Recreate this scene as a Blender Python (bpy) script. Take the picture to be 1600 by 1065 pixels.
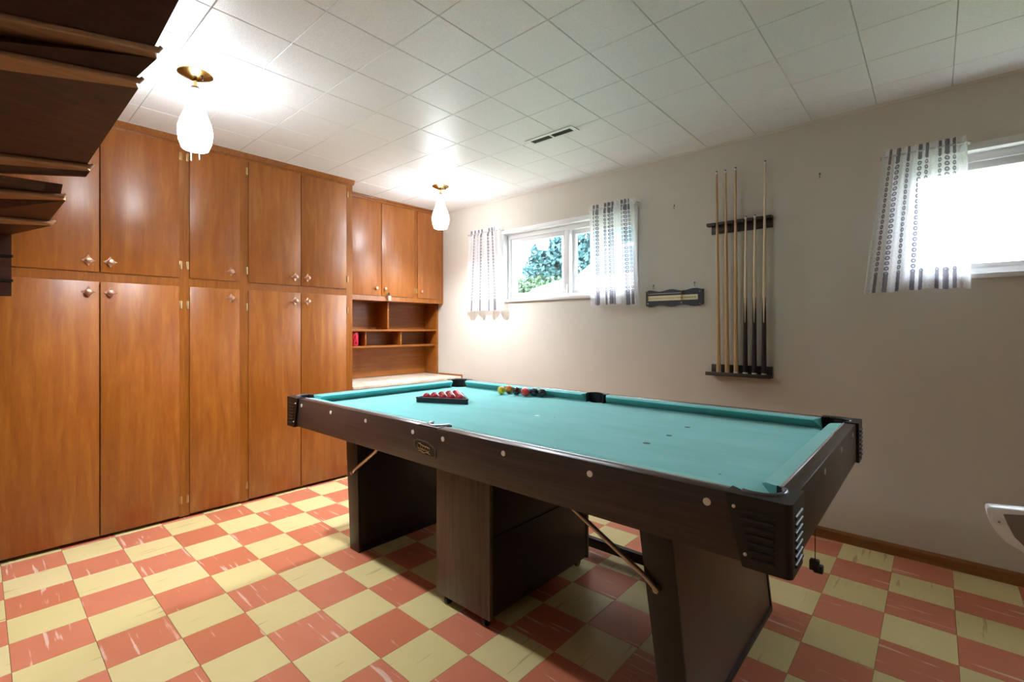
import bpy, bmesh, math, random
from mathutils import Vector, Matrix
random.seed(7)
for o in list(bpy.data.objects): bpy.data.objects.remove(o)
SC = bpy.context.scene
COL = SC.collection

# ---------------------------------------------------------------- camera
T = 0.2286                      # nine-inch floor tile
CAM = Vector((3.593, -0.081, 1.221)); YAW = math.radians(41.657)
cd = bpy.data.cameras.new('camera'); cam = bpy.data.objects.new('camera', cd); COL.objects.link(cam)
cam.location = CAM; cam.rotation_euler = (math.pi/2, 0, YAW)
cd.sensor_width = 36; cd.lens = 16.727; cd.shift_y = -0.01192; cd.clip_start = 0.05
SC.camera = cam
# ---------------------------------------------------------------- world / exposure
wd = bpy.data.worlds.new('world'); SC.world = wd; wd.use_nodes = True
bg = wd.node_tree.nodes['Background']; bg.inputs[0].default_value = (0.88, 0.94, 1.0, 1); bg.inputs[1].default_value = 6.0
SC.view_settings.view_transform = 'Standard'; SC.view_settings.look = 'None'
SC.view_settings.gamma = 1; SC.view_settings.use_curve_mapping = False
SC.view_settings.exposure = 1.72
LAMP = 14.0                     # emission of the lit glass shades
BULB = 1500.0                    # emission of the bulbs inside them

# ---------------------------------------------------------------- room numbers
YW = 3.215; H = 2.451; XW = -0.62; XR = 6.0; YF = -2.7
XC = -0.027                     # face of the tall cupboards
XU = -0.314; XH = -0.398

# ---------------------------------------------------------------- helpers
WORLD = {}
def finish(name, bm, m, parent=None, smooth=False):
    bmesh.ops.recalc_face_normals(bm, faces=bm.faces[:])
    vs = bm.verts
    lo = Vector([min(v.co[i] for v in vs) for i in range(3)]); hi = Vector([max(v.co[i] for v in vs) for i in range(3)])
    c = (lo+hi)/2
    for v in vs: v.co -= c
    me = bpy.data.meshes.new(name); bm.to_mesh(me); bm.free()
    if m: me.materials.append(m)
    if smooth:
        for p in me.polygons: p.use_smooth = True
        if smooth != True: me.set_sharp_from_angle(angle=math.radians(smooth))
    o = bpy.data.objects.new(name, me); COL.objects.link(o)
    place(o, c, parent); return o
def place(o, c, parent=None):
    WORLD[o] = Vector(c)
    if parent is not None:
        o.parent = parent; o.location = Vector(c)-WORLD[parent]
    else: o.location = c
def thing(name, label, cat, loc, group=None):
    o = bpy.data.objects.new(name, None); COL.objects.link(o); o.empty_display_size = .1
    place(o, loc); return tag(o, label, cat, group)
def tag(o, label, cat, group=None):
    o['label'] = label; o['category'] = cat
    if group: o['group'] = group
    return o
def struct(o): o['kind'] = 'structure'; return o
def copy_tree(o, loc, label=None):
    c = o.copy(); COL.objects.link(c); c.location = loc; WORLD[c] = Vector(loc)
    if label: c['label'] = label
    for ch in list(o.children):
        d = ch.copy(); COL.objects.link(d); d.parent = c
        for g in list(ch.children):
            e = g.copy(); COL.objects.link(e); e.parent = d
    return c
def abox(bm, x0, x1, y0, y1, z0, z1, bev=0, seg=2):
    b = bmesh.new()
    bmesh.ops.create_cube(b, size=1)
    for v in b.verts: v.co = Vector(((x0+x1)/2+v.co.x*(x1-x0), (y0+y1)/2+v.co.y*(y1-y0), (z0+z1)/2+v.co.z*(z1-z0)))
    if bev: bmesh.ops.bevel(b, geom=b.edges[:], offset=bev, segments=seg, affect='EDGES', profile=.5)
    merge(bm, b)
def merge(bm, b):
    me = bpy.data.meshes.new('tmp'); b.to_mesh(me); b.free(); bm.from_mesh(me); bpy.data.meshes.remove(me)
def box(name, x0, x1, y0, y1, z0, z1, m, parent=None, bev=0, seg=2):
    bm = bmesh.new(); abox(bm, x0, x1, y0, y1, z0, z1, bev, seg)
    return finish(name, bm, m, parent, 40 if bev else False)
def aprism(bm, pts, axis, a0, a1, pts2=None, bev=0):
    """polygon pts in the two other axes, extruded along axis from a0 to a1"""
    b = bmesh.new()
    def mk(p, a):
        if axis == 'x': return (a, p[0], p[1])
        if axis == 'y': return (p[0], a, p[1])
        return (p[0], p[1], a)
    A = [b.verts.new(mk(p, a0)) for p in pts]; B = [b.verts.new(mk(p, a1)) for p in (pts2 or pts)]
    n = len(pts); b.faces.new(A); b.faces.new(B[::-1])
    for i in range(n): b.faces.new((A[i], B[i], B[(i+1) % n], A[(i+1) % n]))
    bmesh.ops.recalc_face_normals(b, faces=b.faces[:])
    if bev: bmesh.ops.bevel(b, geom=b.edges[:], offset=bev, segments=2, affect='EDGES', profile=.5)
    merge(bm, b)
def prism(name, pts, axis, a0, a1, m, parent=None, pts2=None, bev=0, smooth=False):
    bm = bmesh.new(); aprism(bm, pts, axis, a0, a1, pts2, bev); return finish(name, bm, m, parent, smooth or (40 if bev else False))
def alathe(bm, prof, c, axis='z', n=32, cap=True):
    """profile of (radius, height) round an axis through c"""
    b = bmesh.new(); rings = []
    for r, h in prof:
        ring = []
        for i in range(n):
            a = 2*math.pi*i/n; u, v = r*math.cos(a), r*math.sin(a)
            p = {'z': (u, v, h), 'x': (h, u, v), 'y': (u, h, v)}[axis]
            ring.append(b.verts.new(Vector(c)+Vector(p)))
        rings.append(ring)
    for A, B in zip(rings, rings[1:]):
        for i in range(n): b.faces.new((A[i], A[(i+1) % n], B[(i+1) % n], B[i]))
    if cap: b.faces.new(rings[0]); b.faces.new(rings[-1])
    bmesh.ops.recalc_face_normals(b, faces=b.faces[:]); merge(bm, b)
def lathe(name, prof, c, m, parent=None, axis='z', n=32, smooth=45, cap=True):
    bm = bmesh.new(); alathe(bm, prof, c, axis, n, cap); return finish(name, bm, m, parent, smooth)
def atube(bm, path, r, n=8):
    b = bmesh.new(); P = [Vector(p) for p in path]; rings = []
    for i, p in enumerate(P):
        d = (P[min(i+1, len(P)-1)]-P[max(i-1, 0)]).normalized()
        up = Vector((0, 0, 1)) if abs(d.z) < .9 else Vector((1, 0, 0))
        s = d.cross(up).normalized(); t = s.cross(d)
        rr = r[i] if isinstance(r, (list, tuple)) else r
        rings.append([b.verts.new(p+(s*math.cos(2*math.pi*k/n)+t*math.sin(2*math.pi*k/n))*rr) for k in range(n)])
    for A, B in zip(rings, rings[1:]):
        for k in range(n): b.faces.new((A[k], A[(k+1) % n], B[(k+1) % n], B[k]))
    b.faces.new(rings[0]); b.faces.new(rings[-1][::-1]); merge(bm, b)
def tube(name, path, r, m, parent=None, n=8):
    bm = bmesh.new(); atube(bm, path, r, n); return finish(name, bm, m, parent, 50)
def ico(name, c, r, m, parent=None, sub=3):
    bm = bmesh.new(); bmesh.ops.create_icosphere(bm, subdivisions=sub, radius=r)
    for v in bm.verts: v.co += Vector(c)
    return finish(name, bm, m, parent, True)

# ---------------------------------------------------------------- materials
def srgb(r, g, b):
    f = lambda c: (c/255/12.92) if c/255 <= .04045 else ((c/255+.055)/1.055)**2.4
    return (f(r), f(g), f(b), 1)
class NT:
    def __init__(s, name):
        s.m = bpy.data.materials.new(name); s.m.use_nodes = True; s.t = s.m.node_tree
        s.b = s.t.nodes['Principled BSDF']; s.out = s.t.nodes['Material Output']
    def n(s, typ, **kw):
        x = s.t.nodes.new(typ)
        for k, v in kw.items():
            if k in x.inputs and not hasattr(x, k): x.inputs[k].default_value = v
            elif hasattr(x, k): setattr(x, k, v)
            else: x.inputs[k].default_value = v
        return x
    def l(s, a, b): s.t.links.new(a, b)
    def math(s, op, a, b=None, c=None):
        x = s.t.nodes.new('ShaderNodeMath'); x.operation = op
        for i, v in enumerate((a, b, c)):
            if v is None: continue
            if isinstance(v, (int, float)): x.inputs[i].default_value = v
            else: s.l(v, x.inputs[i])
        return x.outputs[0]
    def mix(s, f, a, b, blend='MIX'):
        x = s.t.nodes.new('ShaderNodeMix'); x.data_type = 'RGBA'; x.blend_type = blend
        for sock, v in ((x.inputs[0], f), (x.inputs[6], a), (x.inputs[7], b)):
            if isinstance(v, (int, float, tuple)): sock.default_value = v
            else: s.l(v, sock)
        return x.outputs[2]
    def coords(s, scale, offset_random=True):
        g = s.t.nodes.new('ShaderNodeNewGeometry'); mp = s.t.nodes.new('ShaderNodeMapping'); mp.inputs['Scale'].default_value = scale
        if offset_random:
            oi = s.t.nodes.new('ShaderNodeObjectInfo'); cv = s.t.nodes.new('ShaderNodeCombineXYZ')
            for i, k in enumerate((37.0, 71.0, 53.0)): s.l(s.math('MULTIPLY', oi.outputs['Random'], k), cv.inputs[i])
            ad = s.t.nodes.new('ShaderNodeVectorMath'); s.l(g.outputs['Position'], ad.inputs[0]); s.l(cv.outputs[0], ad.inputs[1])
            s.l(ad.outputs[0], mp.inputs['Vector'])
        else: s.l(g.outputs['Position'], mp.inputs['Vector'])
        return mp.outputs[0]
    def noise(s, vec, scale, detail=3, rough=.55, dist=0):
        x = s.t.nodes.new('ShaderNodeTexNoise'); x.inputs['Scale'].default_value = scale; x.inputs['Detail'].default_value = detail
        x.inputs['Roughness'].default_value = rough; x.inputs['Distortion'].default_value = dist; s.l(vec, x.inputs['Vector']); return x.outputs['Fac']
    def ramp(s, f, stops):
        x = s.t.nodes.new('ShaderNodeValToRGB'); e = x.color_ramp.elements
        while len(e) < len(stops): e.new(.5)
        for i, (p, c) in enumerate(stops): e[i].position = p; e[i].color = c
        s.l(f, x.inputs[0]); return x.outputs[0]
    def bump(s, f, strength, dist):
        x = s.t.nodes.new('ShaderNodeBump'); x.inputs['Strength'].default_value = strength; x.inputs['Distance'].default_value = dist
        s.l(f, x.inputs['Height']); s.l(x.outputs[0], s.b.inputs['Normal'])
def plain(name, rgb, rough=.5, metal=0, var=.06, scale=6, bump=0, spec=.5, coat=0, vec=(1, 1, 1)):
    k = NT(name); c = srgb(*rgb); v = k.coords(vec)
    f = k.noise(v, scale, 4)
    d = tuple(x*(1-2.2*var) for x in c[:3])+(1,); e = tuple(min(1, x*(1+2.2*var)) for x in c[:3])+(1,)
    k.l(k.ramp(f, [(.3, d), (.7, e)]), k.b.inputs['Base Color'])
    k.b.inputs['Roughness'].default_value = rough; k.b.inputs['Metallic'].default_value = metal
    k.b.inputs['Specular IOR Level'].default_value = spec; k.b.inputs['Coat Weight'].default_value = coat
    if bump: k.bump(k.noise(v, scale*12, 2), bump, .002)
    return k.m
def wood(name, dark, mid, light, grain=(9, 9, .55), rough=.3, scale=5, coat=0, gap=.5):
    k = NT(name); v = k.coords(grain)
    f = k.noise(v, scale, 5, .6, .7); g = k.noise(v, scale*7, 3, .6)
    h = k.noise(k.coords((1.2, 1.2, 1.0)), 1.6, 2)
    m = k.math('ADD', k.math('MULTIPLY', f, .62), k.math('ADD', k.math('MULTIPLY', g, .18), k.math('MULTIPLY', h, .2)))
    k.l(k.ramp(m, [(.36, srgb(*dark)), (gap, srgb(*mid)), (.66, srgb(*light))]), k.b.inputs['Base Color'])
    k.b.inputs['Roughness'].default_value = rough; k.b.inputs['Coat Weight'].default_value = coat; k.b.inputs['Coat Roughness'].default_value = .28
    k.bump(g, .015, .0006); return k.m
def floor_tile(name, base, streak, along, amount, rough):
    k = NT(name); sc = (3.2, 46, 1) if along == 'x' else (46, 3.2, 1)
    v = k.coords(sc); f = k.noise(v, 1.0, 2, .5, .25)
    w = k.noise(k.coords((1, 1, 1)), 9, 3)
    s = k.ramp(k.math('ADD', f, k.math('MULTIPLY', k.math('SUBTRACT', w, .5), .22)), [(amount, (0, 0, 0, 1)), (amount+.06, (1, 1, 1, 1))])
    oi = k.t.nodes.new('ShaderNodeObjectInfo')
    b = k.mix(oi.outputs['Random'], srgb(*base[0]), srgb(*base[1]))
    b = k.mix(k.ramp(w, [(.35, (0, 0, 0, 1)), (.75, (.35, .35, .35, 1))]), b, srgb(*base[2]))
    k.l(k.mix(k.math('MULTIPLY', s, .8), b, srgb(*streak)), k.b.inputs['Base Color'])
    k.b.inputs['Roughness'].default_value = rough; k.bump(w, .05, .002); return k.m
M = {}
M['wall'] = plain('wall_paint_cream', (212, 203, 190), .75, var=.012, scale=2, bump=.05)
M['ceil'] = (lambda k: (k.l(k.ramp(k.noise(k.coords((1, 1, 1)), 160, 4, .7), [(.3, srgb(232, 232, 232)), (.6, srgb(246, 246, 246))]), k.b.inputs['Base Color']),
    k.bump(k.noise(k.coords((1, 1, 1)), 190, 3, .7), .35, .003), setattr(k.b.inputs['Roughness'], 'default_value', .42), k.m)[-1])(NT('ceiling_tile_speckled'))
M['joint'] = plain('ceiling_joint', (176, 176, 172), .8, var=.02)
M['red'] = floor_tile('vinyl_tile_orange_red', ((208, 122, 88), (215, 132, 102), (202, 114, 84)), (240, 208, 190), 'x', .64, .3)
M['yel'] = floor_tile('vinyl_tile_yellow', ((226, 208, 146), (232, 214, 158), (220, 200, 136)), (190, 160, 104), 'y', .67, .3)
M['grout'] = plain('floor_joint', (120, 84, 50), .8)
M['cab'] = wood('varnished_mahogany_plywood', (138, 72, 11), (154, 85, 17), (172, 104, 34), grain=(5, 5, .5), rough=.40, coat=.45)
M['cabframe'] = wood('varnished_mahogany_frame', (130, 70, 15), (148, 83, 22), (166, 102, 38), rough=.3, coat=.15, scale=6)
M['hutch'] = wood('mahogany_shelf_wood', (130, 70, 15), (148, 83, 22), (166, 102, 38), grain=(9, .6, 9), rough=.38)
M['base'] = wood('baseboard_wood', (112, 66, 28), (136, 84, 40), (156, 102, 54), grain=(.6, 9, 9), rough=.4)
M['walnut'] = wood('dark_walnut_laminate', (50, 40, 36), (64, 51, 47), (78, 63, 58), grain=(.5, 9, 14), rough=.36, scale=6)
M['walnut_v'] = wood('dark_walnut_laminate_upright', (66, 50, 42), (86, 68, 58), (104, 84, 72), grain=(9, 9, .5), rough=.42, scale=6)
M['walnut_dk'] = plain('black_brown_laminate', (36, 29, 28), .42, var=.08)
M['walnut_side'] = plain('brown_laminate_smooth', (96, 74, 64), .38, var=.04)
M['black'] = plain('black_plastic', (17, 15, 16), .42, var=.1)
M['blackrib'] = plain('black_plastic_rib', (17, 15, 16), .42, var=.1)
M['cloth'] = (lambda k: (k.l(k.ramp(k.noise(k.coords((1, 3, 1)), 3, 4), [(.3, srgb(86, 180, 178)), (.7, srgb(104, 192, 192))]), k.b.inputs['Base Color']),
    setattr(k.b.inputs['Roughness'], 'default_value', .9), setattr(k.b.inputs['Sheen Weight'], 'default_value', .3), k.bump(k.noise(k.coords((1, 1, 1)), 900, 2), .2, .0006), k.m)[-1])(NT('teal_baize'))
M['trimwhite'] = plain('pale_metal_trim', (226, 226, 228), .25, metal=.5)
M['railtop'] = wood('rail_cap_laminate', (50, 40, 36), (64, 51, 47), (78, 63, 58), grain=(.6, 9, 9), rough=.3)
M['pearl'] = plain('pearl_inlay', (232, 222, 208), .3)
M['steel'] = plain('steel_brace', (176, 156, 138), .3, metal=.85)
M['brass'] = plain('polished_brass', (170, 146, 88), .22, metal=1)
M['copper'] = plain('hammered_copper', (226, 176, 150), .28, metal=.9, scale=40, bump=.4)
M['copperplate'] = plain('pale_copper_plate', (240, 202, 176), .25, metal=.8, scale=30)
M['hinge'] = plain('brass_hinge', (196, 160, 110), .35, metal=.8)
M['winframe'] = plain('window_frame_white', (228, 226, 226), .45, var=.02)
M['wincase'] = plain('window_casing_white', (228, 226, 226), .45, var=.02)
M['stairdark'] = wood('dark_stair_riser', (50, 25, 17), (64, 33, 23), (80, 45, 33), grain=(9, .6, 9), rough=.45)
M['stairnose'] = wood('stair_nosing_wood', (126, 88, 60), (150, 110, 80), (172, 134, 104), grain=(9, .6, 9), rough=.4)
M['white'] = plain('white_plastic', (236, 236, 238), .3, var=.01)
M['greyin'] = plain('grey_brown_panel', (132, 120, 112), .4, var=.03)
M['cuelight'] = wood('maple_cue', (186, 146, 100), (206, 168, 120), (220, 186, 142), grain=(14, 14, .4), rough=.3)
M['cuepale'] = wood('pale_ash_cue', (216, 190, 154), (228, 206, 172), (238, 218, 190), grain=(14, 14, .4), rough=.3)
M['cuedark'] = plain('dark_cue_butt', (30, 18, 26), .3, var=.15)
M['rack'] = wood('dark_rack_wood', (42, 30, 26), (58, 43, 38), (76, 60, 52), grain=(.6, 9, 9), rough=.42)
M['navy'] = plain('black_scoreboard_lacquer', (46, 46, 58), .35)
M['cream'] = plain('cream_card', (232, 222, 178), .6, var=.02)
M['ink'] = plain('dark_ink', (60, 54, 40), .7)
M['gold'] = plain('gold_print', (178, 138, 78), .4, metal=.4)
M['plateedge'] = plain('plate_outline', (112, 98, 86), .4)
M['marble'] = (lambda k: (k.l(k.ramp(k.noise(k.coords((1, 1, 1)), 5, 6, .65, 1.2), [(.35, srgb(204, 182, 156)), (.5, srgb(226, 212, 192)), (.65, srgb(236, 226, 210))]), k.b.inputs['Base Color']),
    setattr(k.b.inputs['Roughness'], 'default_value', .3), k.m)[-1])(NT('mottled_laminate_worktop'))
M['leaf'] = plain('glare_tinted_leaves', (58, 96, 100), .7, var=.25, scale=3)  # bluish cast of the outdoor glare is put into the leaf colour
M['hedge'] = plain('hedge_leaves', (70, 96, 72), .8, var=.25, scale=4)
M['bark'] = plain('bark', (100, 92, 86), .9, var=.2)
M['lawn'] = plain('lawn', (84, 104, 66), .95, var=.15)
M['drive'] = plain('pale_concrete', (206, 196, 184), .9)
M['carpaint'] = plain('pale_car_paint', (130, 124, 118), .25, coat=.5)
M['carglass'] = plain('tinted_car_glass', (60, 84, 100), .15)
M['soil'] = plain('chalk_mark', (222, 240, 238), .9)
M['spot'] = plain('dark_spot', (70, 96, 92), .8)
def ballmat(n, rgb): return plain(n, rgb, .08, var=.02, coat=.6)
def glass():
    k = NT('window_glass'); t = k.t.nodes.new('ShaderNodeBsdfTransparent'); g = k.t.nodes.new('ShaderNodeBsdfGlossy'); g.inputs['Roughness'].default_value = .02
    mx = k.t.nodes.new('ShaderNodeMixShader'); mx.inputs[0].default_value = .06
    n = k.noise(k.coords((1, 1, 1)), 2); c = k.ramp(n, [(.3, (.94, .97, .98, 1)), (.7, (.97, .99, 1, 1))]); k.l(c, t.inputs[0])
    k.l(t.outputs[0], mx.inputs[1]); k.l(g.outputs[0], mx.inputs[2]); k.l(mx.outputs[0], k.out.inputs[0]); return k.m
M['glass'] = glass()
def shade():
    k = NT('lit_opal_glass'); k.b.inputs['Base Color'].default_value = (.9, .9, .9, 1); k.b.inputs['Roughness'].default_value = .2
    n = k.noise(k.coords((1, 1, .3)), 4); k.l(k.ramp(n, [(.2, (.88, .94, 1, 1)), (.8, (.90, .95, 1, 1))]), k.b.inputs['Emission Color'])
    k.b.inputs['Emission Strength'].default_value = LAMP; return k.m
M['shade'] = shade()
def bulb():
    k = NT('lit_bulb'); n = k.noise(k.coords((1, 1, 1)), 3); k.l(k.ramp(n, [(.2, (.86, .93, 1, 1)), (.8, (.88, .94, 1, 1))]), k.b.inputs['Emission Color']); k.b.inputs['Emission Strength'].default_value = BULB; return k.m
M['bulb'] = bulb()
def curtain_mat(cols, rows):
    k = NT('sheer_dotted_curtain'); uv = k.t.nodes.new('ShaderNodeUVMap'); sp = k.t.nodes.new('ShaderNodeSeparateXYZ'); k.l(uv.outputs[0], sp.inputs[0])
    U, V = sp.outputs[0], sp.outputs[1]; tot = None
    band = k.math('ADD', k.math('LESS_THAN', V, .13), k.math('GREATER_THAN', V, .90))
    vv = k.math('ABSOLUTE', k.math('SUBTRACT', k.math('FRACT', k.math('MULTIPLY', V, rows)), .5))
    for c, w in cols:
        du = k.math('DIVIDE', k.math('ABSOLUTE', k.math('SUBTRACT', U, c)), w)
        d = k.math('SQRT', k.math('ADD', k.math('MULTIPLY', du, du), k.math('MULTIPLY', k.math('MULTIPLY', vv, vv), 5.6)))
        dot = k.math('LESS_THAN', d, 1.0)
        # ring: paler middle for the dots in the body of the cloth
        ring = k.math('SUBTRACT', dot, k.math('MULTIPLY', k.math('LESS_THAN', d, .42), .45))
        solid = k.math('MULTIPLY', k.math('LESS_THAN', du, .9), band)
        x = k.math('MAXIMUM', ring, solid); tot = x if tot is None else k.math('MAXIMUM', tot, x)
    wv = k.noise(k.coords((1, 1, 1), False), 220, 2)
    col = k.mix(tot, srgb(246, 245, 248), srgb(112, 108, 122)); k.l(col, k.b.inputs['Base Color']); k.b.inputs['Roughness'].default_value = .9
    tl = k.t.nodes.new('ShaderNodeBsdfTranslucent'); k.l(col, tl.inputs[0])
    m1 = k.t.nodes.new('ShaderNodeMixShader'); m1.inputs[0].default_value = .45; k.l(k.b.outputs[0], m1.inputs[1]); k.l(tl.outputs[0], m1.inputs[2])
    tr = k.t.nodes.new('ShaderNodeBsdfTransparent'); m2 = k.t.nodes.new('ShaderNodeMixShader')
    k.l(k.math('SUBTRACT', k.math('MULTIPLY', wv, .68), k.math('MULTIPLY', tot, .15)), m2.inputs[0])
    k.l(m1.outputs[0], m2.inputs[1]); k.l(tr.outputs[0], m2.inputs[2]); k.l(m2.outputs[0], k.out.inputs[0]); return k.m

# ================================================================ SETTING
def infront(x, y, z, mx=60):
    d = Vector((x, y, z))-CAM; f = -math.sin(YAW)*d.x+math.cos(YAW)*d.y
    if f < .15: return False
    r = math.cos(YAW)*d.x+math.sin(YAW)*d.y
    px = 800+743.4*r/f; py = 513.4-743.4*d.z/f
    return -mx < px < 1600+mx and -mx < py < 1065+mx
# floor: slab + one object per tile in view
fl = struct(box('floor', XW, XR, YF, YW, -.06, -.0035, M['grout']))
def tile_mesh(name, w, d, h, inset, up, m):
    bm = bmesh.new(); a = [(-w/2, -d/2), (w/2, -d/2), (w/2, d/2), (-w/2, d/2)]
    s = 1 if up else -1
    lo = [bm.verts.new((x, y, -s*h)) for x, y in a]; mi = [bm.verts.new((x, y, -s*inset)) for x, y in a]
    hi = [bm.verts.new((x-math.copysign(inset, x), y-math.copysign(inset, y), 0)) for x, y in a]
    for A, B in ((lo, mi), (mi, hi)):
        for i in range(4): bm.faces.new((A[i], A[(i+1) % 4], B[(i+1) % 4], B[i]))
    bm.faces.new(hi); bm.faces.new(lo); bmesh.ops.recalc_face_normals(bm, faces=bm.faces[:])
    me = bpy.data.meshes.new(name); bm.to_mesh(me); bm.free(); me.materials.append(m); return me
TM = [tile_mesh('floor_tile', T-.0012, T-.0012, .0034, .0006, True, M['red']), tile_mesh('floor_tile', T-.0012, T-.0012, .0034, .0006, True, M['yel'])]
rest = bmesh.new(); cells = []
k0 = math.ceil(XW/T); k1 = math.floor(XR/T); j0 = math.ceil(YF/T)
for k in range(k0, k1+1):
    for j in range(j0, 15):
        x0, x1 = k*T, min((k+1)*T, XR-.002); y0, y1 = j*T, min((j+1)*T, YW-.002)
        if x1-x0 < .01 or y1-y0 < .01: continue
        vis = any(infront(x, y, 0) for x in (x0, x1) for y in (y0, y1)) and x1 > XC
        cells.append((k, j, x0, x1, y0, y1, vis))
visible = sorted([c for c in cells if c[6]], key=lambda c: (c[2]-CAM.x)**2+(c[4]-CAM.y)**2)[:300]
vset = set((c[0], c[1]) for c in visible)
def add_tile(k, j, x0, x1, y0, y1):
    c = ((x0+x1)/2, (y0+y1)/2, 0)
    o = bpy.data.objects.new('floor_tile', TM[(k+j) % 2]); COL.objects.link(o); place(o, c, fl)
    o.scale = ((x1-x0)/T, (y1-y0)/T, 1)
for k, j, x0, x1, y0, y1, v in cells:
    if (k, j) in vset: add_tile(k, j, x0, x1, y0, y1)
for par, mm in ((0, 'red'), (1, 'yel')):
    rb = bmesh.new()
    for k, j, x0, x1, y0, y1, v in cells:
        if (k, j) not in vset and (k+j) % 2 == par: abox(rb, x0+.0006, x1-.0006, y0+.0006, y1-.0006, -.0034, 0)
    ro = finish('floor_tiles', rb, M[mm], fl); ro['kind'] = 'stuff'

# ceiling: slab + tiles
ce = struct(box('ceiling', XW, XR, YF, YW+.0, H+.012, H+.08, M['joint']))
CT = .3048; cm = tile_mesh('ceiling_tile', CT-.0016, CT-.0016, .012, .0026, False, M['ceil'])
ccells = []
xs = [2.134+CT*i for i in range(-10, 14)]; ys = [1.43+CT*i for i in range(-15, 7)]
for x in xs:
    for y in ys:
        x0, x1, y0, y1 = max(x, XW), min(x+CT, XR), max(y, YF), min(y+CT, YW)
        if x1-x0 < .02 or y1-y0 < .02: continue
        vis = any(infront(a, b, H) for a in (x0, x1) for b in (y0, y1)) and x1 > XU
        ccells.append((x0, x1, y0, y1, vis))
cv = sorted([c for c in ccells if c[4]], key=lambda c: (c[0]-CAM.x)**2+(c[2]-CAM.y)**2)
cvs = set(cv[:300])
rb = bmesh.new()
for c in ccells:
    x0, x1, y0, y1, v = c
    if c in cvs:
        o = bpy.data.objects.new('ceiling_tile', cm); COL.objects.link(o); place(o, ((x0+x1)/2, (y0+y1)/2, H), ce); o.scale = ((x1-x0)/CT, (y1-y0)/CT, 1)
    else: abox(rb, x0+.0006, x1-.0006, y0+.0006, y1-.0006, H, H+.012)
o = finish('ceiling_tiles', rb, M['ceil'], ce); o['kind'] = 'stuff'

# walls (window wall has two openings)
W1 = (.56, 1.90, 1.49, 2.115); W2 = (3.46, 4.80, 1.49, 2.115)
def wall_with_holes(name, x0, x1, z0, z1, y0, y1, holes, m):
    bm = bmesh.new(); xs = sorted({x0, x1, *[h[0] for h in holes], *[h[1] for h in holes]}); zs = sorted({z0, z1, *[h[2] for h in holes], *[h[3] for h in holes]})
    for a, b in zip(xs, xs[1:]):
        for c, d in zip(zs, zs[1:]):
            if any(h[0] <= a and b <= h[1] and h[2] <= c and d <= h[3] for h in holes): continue
            abox(bm, a, b, y0, y1, c, d)
    bmesh.ops.remove_doubles(bm, verts=bm.verts[:], dist=1e-5)
    seen = {}
    for f in bm.faces[:]:
        seen.setdefault(tuple(sorted(v.index for v in f.verts)), []).append(f)
    bm.verts.index_update()
    dup = {}
    for f in bm.faces[:]: dup.setdefault(tuple(sorted(v.index for v in f.verts)), []).append(f)
    kill = [f for fs in dup.values() if len(fs) > 1 for f in fs]
    if kill: bmesh.ops.delete(bm, geom=kill, context='FACES')
    return struct(finish(name, bm, m))
wall_with_holes('wall_back', XW-.1, XR+.1, -.06, H+.08, YW, YW+.20, [W1, W2], M['wall'])
struct(box('wall_left', XW-.1, XW, YF, YW, -.06, H+.08, M['wall']))
struct(box('wall_right', XR, XR+.1, YF, YW, -.06, H+.08, M['wall']))
struct(box('wall_front', XW-.1, XR+.1, YF-.1, YF, -.06, H+.08, M['wall']))
bb = struct(prism('baseboard_back', [(YW-.013, 0), (YW, 0), (YW, .062), (YW-.006, .062), (YW-.013, .05)], 'x', XC, XR, M['base']))
struct(prism('trim_1', [(YW-.012, H), (YW, H), (YW, H-.014), (YW-.004, H-.014)], 'x', XU+.01, XR, M['wall']))

def window(n, W, mull):
    x0, x1, z0, z1 = W; yo = YW+.035
    fr = struct(box('window_%d' % n, x0, x1, yo+.015, YW+.16, z0, z0+.035, M['winframe']))
    f = lambda nm, *a, **k: box(nm, *a, M['winframe'], fr, **k)
    f('window_frame', x0, x1, yo+.015, YW+.16, z1-.05, z1, bev=.003)
    f('window_frame', x0, x0+.035, yo+.015, YW+.16, z0+.035, z1-.05, bev=.003); f('window_frame', x1-.035, x1, yo+.015, YW+.16, z0+.035, z1-.05, bev=.003)
    f('window_mullion', mull-.025, mull+.025, yo+.015, YW+.13, z0+.035, z1-.05, bev=.003)
    # casing round the opening, proud of the wall
    c = lambda nm, *a: box(nm, *a, M['wincase'], fr, bev=.003)
    c('window_casing', x0-.03, x1+.03, YW-.014, YW+.05, z1-.008, z1+.028); c('window_casing', x0-.03, x0+.004, YW-.012, YW+.05, z0, z1-.008)
    c('window_casing', x1-.004, x1+.03, YW-.012, YW+.05, z0, z1-.008)
    box('window_sill', x0-.03, x1+.03, YW-.018, YW+.06, z0-.02, z0+.006, M['winframe'], fr, bev=.003)
    # left sash fixed, right sash slides behind it
    for a, b, y in ((x0+.035, mull-.025, YW+.065), (mull+.025, x1-.035, YW+.10)):
        s = .028
        sa = box('window_sash', a, b, y, y+.03, z0+.035, z0+.035+s, M['winframe'], fr, bev=.003)
        box('sash_bar', a, b, y, y+.03, z1-.05-s*1.3, z1-.05, M['winframe'], sa, bev=.003)
        box('sash_bar', a, a+s, y, y+.03, z0+.035+s, z1-.05-s*1.3, M['winframe'], sa, bev=.003); box('sash_bar', b-s, b, y, y+.03, z0+.035+s, z1-.05-s*1.3, M['winframe'], sa, bev=.003)
        box('window_pane', a+s, b-s, y+.012, y+.016, z0+.035+s, z1-.05-s*1.3, M['glass'], sa)
    box('window_latch', mull-.008, mull+.008, YW+.03, YW+.05, z0+.04, z0+.11, M['wincase'], fr, bev=.003)
window(1, W1, 1.245); window(2, W2, 4.15)

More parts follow.
